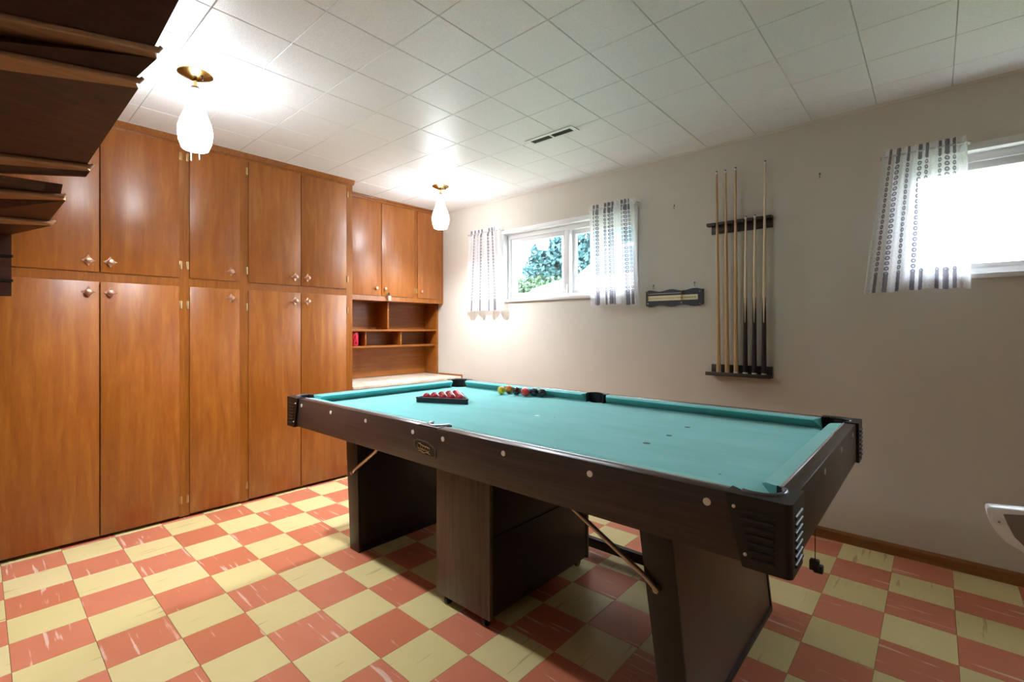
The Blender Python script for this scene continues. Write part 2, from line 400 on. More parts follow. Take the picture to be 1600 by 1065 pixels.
# ================================================================ OUTDOORS seen through the window
g = struct(box('ground', -14, 10, YW+.2, 26, 1.2, 1.36, M['lawn']))
struct(box('driveway', -3.2, 6, 5.2, 9.0, 1.36, 1.372, M['drive']))
def leafball(bm, c, r, n, s, rng):
    for i in range(n):
        d = Vector((rng.gauss(0, 1), rng.gauss(0, 1), rng.gauss(0, 1))).normalized()*rng.uniform(.55, 1)
        p = Vector((c[0]+d.x*r[0], c[1]+d.y*r[1], c[2]+d.z*r[2]))
        a = Vector((rng.gauss(0, 1), rng.gauss(0, 1), rng.gauss(0, 1))).normalized(); b = a.orthogonal().normalized(); q = s*rng.uniform(.6, 1.3)
        bm.faces.new([bm.verts.new(p+a*q), bm.verts.new(p+b*q*.5), bm.verts.new(p-a*q), bm.verts.new(p-b*q*.5)])
rng = random.Random(3)
tr = thing('garden_tree', 'tall leafy tree tinted with painted-in blue glare outside the window, behind the hedge', 'tree', (-3.5, 11.6, 1.36))
bm = bmesh.new()
for c, r, n in [((-4.75, 10.5, 2.85), (.5, .5, .45), 800), ((-4.6, 10.6, 3.3), (.4, .5, .5), 600), ((-4.35, 10.9, 3.35), (.55, .7, .6), 1100), ((-4.0, 11.1, 3.0), (.8, .8, .7), 1400), ((-3.1, 11.8, 3.2), (1.0, .9, 1.0), 2000), ((-3.7, 11.4, 4.2), (1.0, .9, .8), 1700), ((-2.4, 12.2, 3.6), (1.1, .9, 1.5), 2400), ((-3.2, 11.5, 2.4), (1.3, .6, .55), 1300)]: leafball(bm, c, r, n, .085, rng)
finish('foliage', bm, M['leaf'], tr); tube('trunk', [(-3.5, 11.6, 1.36), (-3.45, 11.6, 2.3), (-3.3, 11.7, 3.2)], [.14, .11, .07], M['bark'], tr)
hg = thing('garden_hedge', 'low clipped green hedge outside the window, in front of the tree', 'hedge', (-3.1, 7.9, 1.36))
bm = bmesh.new()
for i in range(9): leafball(bm, (-4.4+i*.28, 7.4+i*.09, 1.90-.012*i), (.36, .36, .54), 800, .05, rng)
finish('foliage', bm, M['hedge'], hg)
tube('stem', [(-3.1, 7.9, 1.36), (-3.08, 7.9, 1.8)], .03, M['bark'], hg)
car = thing('parked_car', 'pale parked car with dark windscreen outside the window', 'car', (.3, 6.9, 1.372))
prof = [(-1.62, 1.62), (-1.6, 1.80), (-1.45, 1.90), (-.75, 2.03), (2.1, 2.03), (2.3, 1.95), (2.35, 1.62)]
prism('car_body', prof, 'y', 6.1, 7.7, M['carpaint'], car, bev=.03)
prism('car_cabin', [(-.72, 2.03), (-.1, 2.42), (1.2, 2.45), (1.9, 2.04)], 'y', 6.2, 7.6, M['carglass'], car, bev=.04)
prism('car_roof', [(-.12, 2.42), (.1, 2.47), (1.1, 2.49), (1.25, 2.44)], 'y', 6.24, 7.56, M['carpaint'], car, bev=.015)
for wx in (-1.0, 1.6):
    for wy in (6.12, 7.5): lathe('wheel', [(.02, 0), (.25, .0), (.27, .03), (.27, .15), (.25, .18), (.02, .18)], (wx, wy-.01, 1.642), M['black'], car, axis='y', n=20)
lp = thing('light_pole', 'thin pale pole standing among the leaves outside the window', 'pole', (-3.35, 9.65, 1.36))
tube('pole_shaft', [(-3.35, 9.65, 1.36), (-3.35, 9.65, 4.6)], [.035, .02], M['wincase'], lp); lathe('pole_collar', [(.04, 0), (.045, .02), (.045, .3), (.03, .34)], (-3.35, 9.65, 3.1), M['wincase'], lp, n=12)

# ================================================================ CUPBOARDS
def star(cy, cz, s, X):
    pts = []
    for i in range(4):
        a = math.pi/2*i; pts.append((cy+s*math.cos(a), cz+s*math.sin(a)))
        for t in (.2, .4, .6, .8):
            a0 = Vector((math.cos(a), math.sin(a))); a1 = Vector((math.cos(a+math.pi/2), math.sin(a+math.pi/2)))
            p = a0.lerp(a1, t)*(1-.24*math.sin(math.pi*t)); pts.append((cy+s*p.x, cz+s*p.y))
    return pts
def knob(parent, cy, cz, X, plate=True, s=.031):
    if plate: kn = prism('knob_plate', star(cy, cz, s, X), 'x', X+.0005, X+.004, M['copperplate'], parent); kn['label'] = 'pale copper four-pointed backplate'; x = X+.004
    else: kn = parent; x = X+.0005
    k = lathe('knob', [(.006, 0), (.006, .008), (.013, .013), (.0155, .019), (.012, .025), (.003, .027)], (x, cy, cz), M['copper'], kn, axis='x', n=20)
    if not plate: k['label'] = 'round copper knob'
def hinge(parent, cy, cz, X):
    bm = bmesh.new(); abox(bm, X, X+.003, cy-.008, cy+.008, cz-.024, cz+.024, .001); alathe(bm, [(.0035, -.026), (.0035, .026)], (X+.005, cy, cz), 'z', 8)
    h = finish('hinge', bm, M['hinge'], parent, 40); return h
def cupboard(label, y0, y1, doors, knobs, hinges, z_split=(1.493, 1.549)):
    t = thing('storage_cupboard', label, 'cupboard', ((XW+XC)/2, (y0+y1)/2, 0), 'tall cupboards along the wall')
    b = bmesh.new(); abox(b, XW+.003, XC-.02, y0, y1, 0.012, H-.035); finish('carcass', b, M['cabframe'], t)
    ff = XC-.004
    ys = sorted({y0, y1, *[v for d in doors for v in d]})
    # face frame: top, middle and stiles
    box('frame_rail', XC-.02, ff, y0, y1, H-.06, H-.035, M['cabframe'], t); box('frame_rail', XC-.02, ff-.001, y0, y1, z_split[0]-.012, z_split[1]+.012, M['cabframe'], t)
    edges = [y0]+[v for d in doors for v in d]+[y1]
    for a, c in zip(edges[::2], edges[1::2]):
        if c-a > .006: box('frame_stile', XC-.02, ff, a, c, .012, H-.06, M['cabframe'], t)
    for i, (a, c) in enumerate(doors):
        for z0, z1 in ((.022, z_split[0]), (z_split[1], H-.052)):
            d = box('door', XC-.016, XC+.004, a+.0015, c-.0015, z0, z1, M['cab'], t, bev=.002)
            up = z0 > 1
            kc = knobs[i]; knob(d, kc, 1.612 if up else 1.432, XC+.004, s=.033)
            hy, side = hinges[i]
            for hz in ((1.63, 2.33) if up else (1.375, .12)): hinge(d, hy, hz, XC-.003 if True else 0)
    return t
cupboard('wide double cupboard with four doors and copper star knobs, beside the staircase', -.62, .808, [(-.055, .390), (.393, .780)], [.341, .438], [(-.07, 0), (.789, 1)])
cupboard('narrow single-width cupboard with two doors between the two double cupboards', .808, 1.160, [(.835, 1.134)], [1.078], [(.826, 0)])
cupboard('double cupboard with four doors next to the shelved desk recess', 1.160, 1.994, [(1.190, 1.561), (1.564, 1.938)], [1.516, 1.611], [(1.181, 0), (1.947, 1)])
# cornice along the tops
tag(prism('cupboard_cornice', [(XC-.03, H-.035), (XC+.004, H-.035), (XC+.022, H-.006), (XC+.022, H-.001), (XC-.03, H-.001)], 'y', -.62, 2.004, M['cabframe']), 'long wooden cornice strip along the top of the tall cupboards', 'cornice')
# upper cupboard over the recess
wu = thing('wall_cupboard', 'wooden wall cupboard with three doors above the open shelves', 'cupboard', (-.46, 2.6, 1.47))
box('carcass', XW+.003, XU-.02, 1.998, YW-.003, 1.485, H-.002, M['cabframe'], wu)
box('frame_rail', XU-.02, XU-.003, 1.998, YW-.003, 1.485, 1.545, M['cabframe'], wu); box('frame_rail', XU-.02, XU-.003, 1.998, YW-.003, H-.04, H-.002, M['cabframe'], wu)
box('cornice_strip', XU-.02, XU+.012, 1.998, YW-.003, H-.018, H-.002, M['cabframe'], wu, bev=.003)
for a, c in ((1.998, 2.06), (2.832, 2.872), (3.185, YW-.003)): box('frame_stile', XU-.02, XU-.003, a, c, 1.545, H-.04, M['cabframe'], wu)
for a, c, ky in ((2.05, 2.452, 2.394), (2.455, 2.832, 2.488), (2.872, 3.185, 2.912)):
    d = box('door', XU-.018, XU+.006, a+.0015, c-.0015, 1.532, H-.045, M['cab'], wu, bev=.002); knob(d, ky, 1.60, XU+.006, plate=False)
    hinge(d, {2.05: 2.06, 2.455: 2.84, 2.872: 2.866}[a], 1.60, XU-.002)
# desk hutch with open shelves
hu = thing('shelf_hutch', 'open wooden shelf unit with pigeonholes above the worktop', 'shelf', (-.5, 2.6, .745))
xb = XW+.003; xh = XH
box('back_panel', xb, xb+.012, 1.998, YW-.003, .742, 1.483, M['hutch'], hu)
box('side_panel', xb+.012, xh, YW-.024, YW-.003, .742, 1.483, M['hutch'], hu, bev=.002); box('side_panel', xb+.012, xh, 1.998, 2.016, .742, 1.483, M['hutch'], hu, bev=.002)
box('shelf_board', xb+.012, xh, 2.016, YW-.024, 1.196, 1.214, M['hutch'], hu, bev=.002); box('shelf_board', xb+.012, xh-.02, 2.016, YW-.024, 1.040, 1.058, M['hutch'], hu, bev=.002)
box('divider', xb+.012, xh-.005, 2.582, 2.600, 1.214, 1.483, M['hutch'], hu, bev=.002)
for y in (2.36, 2.757): box('divider', xb+.012, xh-.03, y-.008, y+.008, 1.058, 1.196, M['hutch'], hu, bev=.002)
# base unit and worktop
bu = thing('base_cupboard', 'wooden base cupboard under the worktop behind the pool table', 'cupboard', (-.33, 2.6, 0))
box('carcass', XW+.003, XC-.03, 1.998, YW-.016, .02, .698, M['cabframe'], bu)
for a, c in ((2.02, 2.40), (2.41, 2.79), (2.80, 3.18)):
    d = box('door', XC-.03, XC-.012, a, c, .05, .67, M['cab'], bu, bev=.002); knob(d, c-.05, .6, XC-.012)
wt = thing('worktop', 'mottled beige laminate worktop in the corner recess', 'worktop', (-.32, 2.6, .7))
box('top', XW+.003, XC+.012, 1.998, YW-.016, .70, .738, M['marble'], wt, bev=.004)
box('edge_strip', XW+.24, XC+.012, YW-.0155, YW-.003, .70, .752, M['hutch'], wt, bev=.002)
# small things on the hutch
cp = thing('plastic_cup', 'small glossy red cup lying on the hutch shelf edge', 'cup', (-.44, 2.235, 1.058))
M['cupred'] = plain('red_plastic', (196, 36, 62), .3)
lathe('cup_body', [(.010, 0), (.036, .0), (.043, .012), (.046, .115), (.042, .128), (.038, .115), (.036, .012), (.010, .01)], (-.4675, 2.255, 1.0585), M['cupred'], cp, n=28)
tube('handle', [(-.427, 2.25, 1.085), (-.402, 2.245, 1.09), (-.394, 2.243, 1.12), (-.40, 2.245, 1.15), (-.425, 2.25, 1.155)], .007, M['cupred'], cp)
ky = thing('door_key', 'small key with a pale tag hanging from the wall cupboard lock', 'key', (XU+.007, 2.515, 1.5))
lathe('lock_barrel', [(.009, 0), (.009, .004), (.002, .005)], (XU+.006, 2.515, 1.552), M['hinge'], ky, axis='x', n=16)
box('key_blade', XU+.010, XU+.03, 2.5135, 2.5165, 1.546, 1.558, M['black'], ky); box('key_bow', XU+.03, XU+.033, 2.503, 2.527, 1.54, 1.563, M['black'], ky, bev=.001)
box('key_tag', XU+.024, XU+.027, 2.518, 2.544, 1.492, 1.532, M['cream'], ky, bev=.001)

# ================================================================ PENDANT LAMPS
def make_lamp(x, y, label):
    t = thing('pendant_lamp', label, 'lamp', (x, y, H), 'pendant lamps on the ceiling')
    lathe('canopy', [(.074, 0), (.074, -.004), (.060, -.012), (.030, -.024), (.014, -.030), (.0, -.030)], (x, y, H), M['brass'], t, n=40)
    lathe('stem', [(.008, -.028), (.008, -.056), (.014, -.058), (.014, -.066)], (x, y, H), M['brass'], t, n=16)
    lathe('shade_cap', [(.006, -.060), (.020, -.064), (.024, -.074), (.022, -.076)], (x, y, H), M['steel'], t, n=20)
    prof = [(.018, -.070), (.024, -.085), (.032, -.13), (.045, -.18), (.062, -.225), (.071, -.26), (.073, -.29), (.068, -.325), (.055, -.362), (.052, -.364), (.051, -.360), (.064, -.325), (.069, -.29), (.067, -.26), (.058, -.225), (.041, -.18), (.028, -.13)]
    s = lathe('lamp_shade', prof, (x, y, H), M['shade'], t, n=40, smooth=True, cap=False)
    lathe('bulb', [(.001, -.348), (.012, -.346), (.024, -.336), (.028, -.320), (.024, -.304), (.014, -.286), (.012, -.262), (.001, -.262)], (x, y, H), M['bulb'], s, n=20, smooth=True); s['label'] = 'glowing white opal glass teardrop shade'
    lathe('canopy_screw', [(.004, -.02), (.004, -.036), (.001, -.038)], (x+.04, y+.02, H), M['black'], t, n=8)
    return t
L1 = make_lamp(.92, .62, 'white teardrop pendant lamp in front of the tall cupboards')
for dx, nm in ((-.02, 'pull_chain'), (.02, 'pull_chain')): tube(nm, [(.92+dx, .62+dx*.6, H-.35), (.92+dx, .62+dx*.6, H-.415)], .0014, M['trimwhite'], L1, n=6)
make_lamp(.40, 2.58, 'white teardrop pendant lamp in front of the wall cupboard in the corner')

# ================================================================ POOL TABLE
X0, X1, Y0, Y1 = .875, 3.355, 1.085, 2.375; ZT = .84; ZB = .687; ZBED = .794
XM, YM = (X0+X1)/2, (Y0+Y1)/2
pt = thing('pool_table', 'pool table with teal cloth, dark walnut sides and folding legs', 'pool table', (XM, YM, 0))
RW = .036; TW = .007; NW = .088                     # rail cap width, trim, distance of cushion nose from outside
CP = .100                                             # corner pocket centre inset from the outer corner
# aprons
CA = .13; CB = .09
def apron(nm, x0, x1, y0, y1): return box(nm, x0, x1, y0, y1, ZB, ZT-.004, M['walnut'], pt, bev=.002)
apron('apron', X0+.05, X1-.05, Y0, Y0+.022); apron('apron', X0+.05, X1-.05, Y1-.022, Y1)
M['walnut_e'] = wood('dark_walnut_laminate_end', (50, 40, 36), (64, 51, 47), (78, 63, 58), grain=(9, .5, 14), rough=.36, scale=6)
for a in ((X0, X0+.022), (X1-.022, X1)): box('apron', a[0], a[1], Y0+.05, Y1-.05, ZB, ZT-.004, M['walnut_e'], pt, bev=.002)
box('underframe', X0+.022, X1-.022, Y0+.022, Y1-.022, .70, .74, M['walnut_dk'], pt)
# rail caps, trims and cushions: each runs between two pockets
def rail(x0, x1, y0, y1, side):
    """side: 's','n' long rails, 'w','e' end rails; coordinates are the span along the rail"""
    def strip(nm, a, b, z0, z1, m, ends=(0, 0), za=None, smooth=False):
        # a,b: distance from the outside; ends: how much each end is cut back at distance b
        if side in 'sn':
            f = (lambda d: Y0+d) if side == 's' else (lambda d: Y1-d)
            pts = [(x0, f(a)), (x1, f(a)), (x1-ends[1], f(b)), (x0+ends[0], f(b))]
        else:
            f = (lambda d: X0+d) if side == 'w' else (lambda d: X1-d)
            pts = [(f(a), y0), (f(a), y1), (f(b), y1-ends[1]), (f(b), y0+ends[0])]
        return prism(nm, pts, 'z', z0, z1, m, pt, bev=.0015)
    strip('rail_cap', 0.0005, RW, ZT-.012, ZT, M['railtop']); strip('rail_trim', RW, RW+TW, ZT-.010, ZT+.0015, M['trimwhite'])
    # cushion: cloth profile with a nose
    prof = [(RW+TW, ZT-.001), (NW-.008, ZT-.003), (NW, ZT-.007), (NW, ZT-.010), (RW+TW+.003, ZBED+.001), (RW+TW, ZBED+.001)]
    bm = bmesh.new(); n = len(prof); rings = []
    L = (x1-x0) if side in 'sn' else (y1-y0)
    for s in (0, .02, .045, .5, L-.045, L-.02, L) if False else (0, .5, 1):
        ring = []
        for d, z in prof:
            cut = max(0, (d-RW-TW))*.55
            p = (0+cut)+(L-2*cut)*s
            q = {'s': (x0+p, Y0+d, z), 'n': (x0+p, Y1-d, z), 'w': (X0+d, y0+p, z), 'e': (X1-d, y0+p, z)}[side]
            ring.append(bm.verts.new(q))
        rings.append(ring)
    for A, B in zip(rings, rings[1:]):
        for i in range(n): bm.faces.new((A[i], A[(i+1) % n], B[(i+1) % n], B[i]))
    bm.faces.new(rings[0]); bm.faces.new(rings[-1][::-1]); finish('cushion', bm, M['cloth'], pt, 35)
G = .125; SG = .058
for s in 'sn':
    rail(X0+G, XM-SG, 0, 0, s); rail(XM+SG, X1-G, 0, 0, s)
for s in 'we': rail(0, 0, Y0+G, Y1-G, s)
# bed with pocket bites
def arc(cx, cy, r, a0, a1, n=10): return [(cx+r*math.cos(math.radians(a0+(a1-a0)*i/n)), cy+r*math.sin(math.radians(a0+(a1-a0)*i/n))) for i in range(n+1)]
i_ = .042; PR = .058; c_ = .072
bx0, bx1, by0, by1 = X0+i_, X1-i_, Y0+i_, Y1-i_
bed = []
q = math.sqrt(PR**2-(c_-i_)**2)
qa = math.degrees(math.asin((c_-i_)/PR))
bed += arc(X0+c_, Y0+c_, PR, 180-(-qa)-360+0, -qa, 1)[:0]
def bite(cx, cy, a0, a1): return arc(cx, cy, PR, a0, a1, 12)
bed += bite(X0+c_, Y0+c_, 180+qa-90+0, -qa)[:0]
# walk the outline counter-clockwise
bed += [(X0+c_+q, by0)]
sq = SG-.006
bed += [(XM-sq, by0)]+arc(XM, Y0+.03, .05, 160, 20, 10)+[(XM+sq, by0)]
bed += arc(X1-c_, Y0+c_, PR, 180+qa, 90-qa, 14)
bed += arc(X1-c_, Y1-c_, PR, 270+qa, 180-qa, 14)
bed += [(XM+sq, by1)]+arc(XM, Y1-.03, .05, -20, -160, 10)+[(XM-sq, by1)]
bed += arc(X0+c_, Y1-c_, PR, qa, -90-qa, 14)
bed += arc(X0+c_, Y0+c_, PR, 90+qa, -qa, 14)[:-1]
prism('bed', bed, 'z', .765, ZBED, M['cloth'], pt)
# corner castings
def casting(sx, sy):
    cx = X1 if sx > 0 else X0; cyy = Y1 if sy > 0 else Y0
    f = lambda a, b: (cx-sx*a, cyy-sy*b)
    o = -.010; A = .128; B = .118
    ang = [i*90/10 for i in range(11)]
    inner = [f(c_+.052*math.cos(math.radians(180+g_-0)), c_+.052*math.sin(math.radians(180+g_))) for g_ in [-30+i*150/14 for i in range(15)]]
    r = .014
    cor = [f(o+r-r*math.cos(math.radians(a)), o+r-r*math.sin(math.radians(a))) for a in range(0, 91, 15)]   # rounded outer corner, from end side to long side
    poly = cor+[f(A, o), f(A, RW+.012)]+inner[::-1]+[f(RW+.012, B), f(o, B)]
    low = cor+[f(CB, o), f(CB, RW+.012)]+inner[::-1]+[f(RW+.012, B-.02), f(o, B-.02)]
    c = prism('corner_casting', low, 'z', ZB-.006, ZT+.003, M['black'], pt, pts2=poly, bev=0, smooth=35)
    lin = [f(c_+.060*math.cos(math.radians(180+g_)), c_+.060*math.sin(math.radians(180+g_))) for g_ in [-30+i*150/14 for i in range(15)]]
    tube('pocket_rim', [(p[0], p[1], ZT+.002) for p in inner], .0065, M['steel'] if False else M['rim'], c, n=8)
    # ribs on both outer faces
    for k in range(7):
        z = ZB+.016+k*.0175; t0 = (z-ZB)/(ZT-ZB); w = CB+(A-CB)*t0
        p0, p1 = f(.024, o), f(w-.022, o)
        tube('rib', [(p0[0], p0[1]-sy*-.0005, z), (p1[0], p1[1]+sy*.0005, z)], .0042, M['blackrib'], c, n=8)
        p0, p1 = f(o, .018), f(o, B-.03)
        tube('rib', [(p0[0], p0[1], z), (p1[0], p1[1], z)], .0046, M['blackrib'], c, n=8)
    for z, t_ in ((ZB+.024, .2), (ZT-.026, .85)):
        p = f(CB+(A-CB)*t_-.014, o); lathe('rivet', [(.0008, -.003), (.004, -.002), (.004, .002), (.0008, .003)], (p[0], p[1], z), M['pearl'], c, axis='y', n=12)
    # pocket cup under the hole
    pc = f(c_, c_); lathe('pocket_cup', [(.057, 0), (.055, -.09), (.045, -.105), (.001, -.105)], (pc[0], pc[1], ZBED-.006), M['black'], c, n=28, cap=False)
M['rim'] = plain('grey_pocket_rim', (96, 92, 98), .3, metal=.3)
for sx in (-1, 1):
    for sy in (-1, 1): casting(sx, sy)
for sy in (-1, 1):
    yo = Y0 if sy < 0 else Y1; s = -sy
    pts = [(XM+.052*math.cos(math.radians(a)), yo+s*(.045-.040*math.sin(math.radians(a)))) for a in range(-10, 191, 20)]
    outer = [(XM+SG, yo+s*.0), (XM-SG, yo+s*.0)]
    poly = [(XM+SG, yo+s*.075), (XM+SG, yo+s*.001), (XM-SG, yo+s*.001), (XM-SG, yo+s*.075)]+[(XM+.048*math.cos(math.radians(a)), yo+s*(.070-.048*math.sin(math.radians(a)))) for a in range(180, -1, -15)]
    c = prism('side_pocket', poly, 'z', ZBED-.06, ZT+.002, M['black'], pt, smooth=35)
    tube('pocket_rim', [(XM+.05*math.cos(math.radians(a)), yo+s*(.070-.05*math.sin(math.radians(a))), ZT+.003) for a in range(0, 181, 15)], .005, M['trimwhite'] if sy < 0 else M['black'], c, n=8)
# sight marks
for x in [X0+.16, X0+.16+.318, X0+.797, XM-.093, XM+.093, X1-.797-.04, X1-.501, X1-.172]:
    for y, d in ((Y0, -1), (Y1, 1)): lathe('sight', [(.0008, -.002*1), (.0092, -.0015), (.0092, .002), (.001, .002)], (x, y+d*.0006, .806), M['pearl'], pt, axis='y', n=16)
for y in (1.16+.06, 1.537, 1.86, 2.16):
    for x, d in ((X0, -1), (X1, 1)): lathe('sight', [(.0008, -.002), (.0092, -.0015), (.0092, .002), (.001, .002)], (x+d*.0006, y, .812), M['pearl'], pt, axis='x', n=16)
# maker's plate
pp = [(2.030, .776), (2.052, .783), (2.115, .781), (2.160, .762), (2.166, .757), (2.166, .727), (2.143, .725), (2.085, .730), (2.036, .748), (2.030, .753)]
pl = prism('maker_plate', pp, 'y', Y0-.0022, Y0+.001, M['plateedge'], pt)
cxp, czp = 2.098, .754
prism('plate_field', [(cxp+(x-cxp)*.92, czp+(z-czp)*.88) for x, z in pp], 'y', Y0-.0030, Y0-.001, M['walnut_dk'], pl)
for k, (dx, dz, s) in enumerate([(-.030, .004, .013), (-.014, .002, .010), (.0, .000, .010), (.014, -.001, .010), (.026, -.003, .009)]):
    tube('script_letter', [(cxp+dx+s*math.cos(a*.7+.6)*(1-.03*a), Y0-.0036, czp+dz+s*.85*math.sin(a*.7+.6)) for a in range(0, 9)], .0016, M['gold'], pl, n=5)
tube('script_letter', [(cxp-.035+i*.009, Y0-.0036, czp-.0145-.0004*i+.003*math.sin(i*1.3)) for i in range(9)], .0013, M['gold'], pl, n=5)
# legs: slanted panels under each end
def leg(nm, top, bot, m_out, flip):
    y0, y1 = 1.315, 2.20
    p = [(top[0], .70), (top[1], .70), (bot[1], .02), (bot[0], .02)]
    L = prism(nm, p, 'y', y0, y1, m_out, pt, bev=.003)
    # front post edge, rear post edge, foot rail
    w = top[1]-top[0]
    for ya, yb, n_ in ((y0-.016, y0+.001, 'leg_edge'), (y1-.001, y1+.016, 'leg_edge')):
        prism(n_, [(top[0]-.006, .70), (top[1]+.006, .70), (bot[1]+.006, .0), (bot[0]-.006, .0)], 'y', ya, yb, M['walnut_dk'], L, bev=.002)
    prism('foot_rail', [(bot[0]-.008, 0), (bot[1]+.008, 0), (bot[1]+.007, .024), (bot[0]-.007, .024)], 'y', y0+.001, y1-.001, M['walnut_dk'], L, bev=.003)
    return L
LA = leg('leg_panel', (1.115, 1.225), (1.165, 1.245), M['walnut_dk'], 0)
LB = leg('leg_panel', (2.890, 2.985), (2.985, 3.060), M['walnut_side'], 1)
prism('leg_facing', [(1.313, .70), (1.313, .70), (1.313, .69)], 'x', 1.1, 1.11, M['walnut'], LA) if False else None
tube('leg_brace', [(2.968, 1.288, .425), (2.93, 1.288, .455), (2.66, 1.288, .60), (2.56, 1.288, .69)], .0085, M['steel'], pt, n=10)
tube('leg_brace', [(1.196, 1.288, .425), (1.225, 1.288, .452), (1.43, 1.288, .585), (1.53, 1.288, .69)], .0085, M['steel'], pt, n=10)
for x, z in ((2.962, .432), (1.204, .432)): lathe('brace_bolt', [(.001, -.010), (.009, -.008), (.009, .012), (.001, .014)], (x, 1.285, z), M['steel'], pt, axis='y', n=14)
box('stretcher', 1.255, 2.975, 2.135, 2.165, .035, .085, M['walnut_dk'], pt, bev=.003)
# cloth marks and spots
for x, y, r, m in ((2.13, 1.75, .014, 'soil'), (2.22, 1.77, .004, 'spot'), (2.797, 1.76, .012, 'spot'), (2.788, 1.58, .014, 'spot'), (2.79, 1.968, .012, 'spot'), (3.12, 1.37, .004, 'spot')):
    lathe('cloth_spot', [(.0005, .0), (r, .0), (r, .0005), (.0005, .0008)], (x, y, ZBED), M[m], pt, n=16)
cdw = thing('hanging_pull_cord', 'thin black cord with a small dark weight hanging under the table end', 'cord', (3.29, 1.8, .40))
tube('cord', [(3.29, 1.8, .6995), (3.29, 1.8, .44)], .0014, M['black'], cdw, n=6)
bm = bmesh.new(); abox(bm, 3.274, 3.302, 1.786, 1.814, .408, .442, .004); abox(bm, 3.284, 3.312, 1.796, 1.822, .398, .424, .004); finish('weight', bm, M['black'], cdw, 40)

# ---- storage cart under the table
ct = thing('rolling_cart', 'brown wooden cabinet on castors standing under the pool table', 'cabinet', (2.09, 1.65, 0))
cx0, cx1, cy0, cy1 = 1.925, 2.258, 1.285, 2.015
box('front_panel', cx0, cx1, cy0, cy0+.018, .045, .665, M['walnut_v'], ct, bev=.002); box('back_panel', cx0, cx1, cy1-.018, cy1, .045, .665, M['walnut_v'], ct, bev=.002)
box('carcass', cx0+.004, cx1-.012, cy0+.018, cy1-.018, .05, .66, M['walnut_dk'], ct)
box('side_panel', cx1-.014, cx1-.004, cy0+.018, cy1-.018, .05, .372, M['walnut_dk'], ct, bev=.002)
box('side_panel', cx1-.024, cx1-.010, cy0+.018, cy1-.018, .382, .655, M['walnut_dk'], ct, bev=.002)
for x in (cx0+.05, cx1-.045):
    for y in (cy0+.03, cy1-.04):
        w = lathe('castor_wheel', [(.004, -.009), (.020, -.009), (.022, -.005), (.022, .005), (.020, .009), (.004, .009)], (x, y, .022), M['black'], ct, axis='x', n=18)
        box('castor_fork', x-.012, x+.012, y-.004, y+.012, .034, .046, M['steel'], w, bev=.001)

# ---- triangle of reds
P0 = Vector((1.352, 1.630)); P1 = Vector((1.600, 1.745)); e1 = (P1-P0).normalized(); SD = (P1-P0).length+.03
P0 = P0-e1*.012; P1 = P0+e1*SD; nrm = Vector((-e1.y, e1.x)); P2 = (P0+P1)/2+nrm*SD*.866
cen = (P0+P1+P2)/3
tri = thing('ball_triangle', 'black plastic triangle rack holding the red balls on the teal cloth', 'rack', (cen.x, cen.y, ZBED))
def tri_ring(s0, s1, z0, z1):
    bm = bmesh.new()
    def ring(s, z):
        out = []
        for i, p in enumerate((P0, P1, P2)):
            d = (p-cen); q = cen+d*s
            a = ((P0, P1, P2)[i-1]-p).normalized(); b = ((P0, P1, P2)[(i+1) % 3]-p).normalized()
            for w in (.022, .010): out.append(q+a*w if w > 0 else q) if False else None
            out += [q+a*.022, q+(a+b)*.008, q+b*.022]
        return [bm.verts.new((v.x, v.y, z)) for v in out]
    A, B, Cc, D = ring(s0, z0), ring(s0, z1), ring(s1, z1), ring(s1, z0); n = len(A)
    for a, b in ((A, B), (B, Cc), (Cc, D), (D, A)):
        for i in range(n): bm.faces.new((a[i], a[(i+1) % n], b[(i+1) % n], b[i]))
    return bm
finish('rack_wall', tri_ring(1.13, 1.04, ZBED+.0005, ZBED+.019), M['black'], tri); rl = finish('rack_lip', tri_ring(1.145, 1.04, ZBED+.021, ZBED+.031), M['black'], tri)
finish('rack_groove', tri_ring(1.12, 1.04, ZBED+.019, ZBED+.021), M['blackrib'], tri)
RB = .0262
redm = ballmat('red_ball', (150, 14, 34))
inn = cen; side = 4*2*RB+.002
bp0 = cen-e1*side/2-nrm*side*.2887
first = None
for r in range(5):
    for c in range(5-r):
        p = bp0+e1*(c+r*.5)*(2*RB+.0004)+nrm*r*(2*RB+.0004)*.866
        if first is None:
            lab_ = 'glossy dark red ball in the row of %s inside the black triangle rack' % ('five', 'four', 'three', 'two', '')[r]
            first = ico('snooker_ball', (p.x, p.y, ZBED+RB+.0004), RB, redm); tag(first, lab_, 'ball', 'red balls in the triangle rack')
        else:
            o = first.copy(); COL.objects.link(o); o.location = (p.x, p.y, ZBED+RB+.0004)
            o['label'] = 'glossy dark red ball alone at the apex of the black triangle rack' if r == 4 else 'glossy dark red ball in the row of %s inside the black triangle rack' % ('five', 'four', 'three', 'two')[r]
for nm, rgb, x, y, lab in [('ballmat_yellow', (206, 180, 40), 1.485, 2.185, 'glossy yellow ball at the end of the loose row by the far cushion'), ('ballmat_orange', (206, 120, 28), 1.490, 2.2525, 'orange ball behind the yellow one against the far cushion'),
    ('ballmat_maroon', (58, 28, 42), 1.580, 2.225, 'dark maroon ball between the orange and the bright red loose balls'), ('ballmat_scarlet', (214, 52, 40), 1.665, 2.215, 'bright red loose ball lying outside the triangle rack'),
    ('ballmat_pink', (232, 190, 196), 1.624, 2.2585, 'pale pink ball half hidden behind the bright red loose ball'), ('ballmat_navy', (24, 30, 56), 1.700, 2.2585, 'dark navy ball next to the bright red loose ball'), ('ballmat_black', (18, 20, 24), 1.762, 2.2585, 'black ball at the end of the loose row away from the yellow ball')]:
    o = ico('snooker_ball', (x, y, ZBED+.0275), .027, ballmat(nm, rgb)); tag(o, lab, 'ball', 'loose balls by the far cushion')

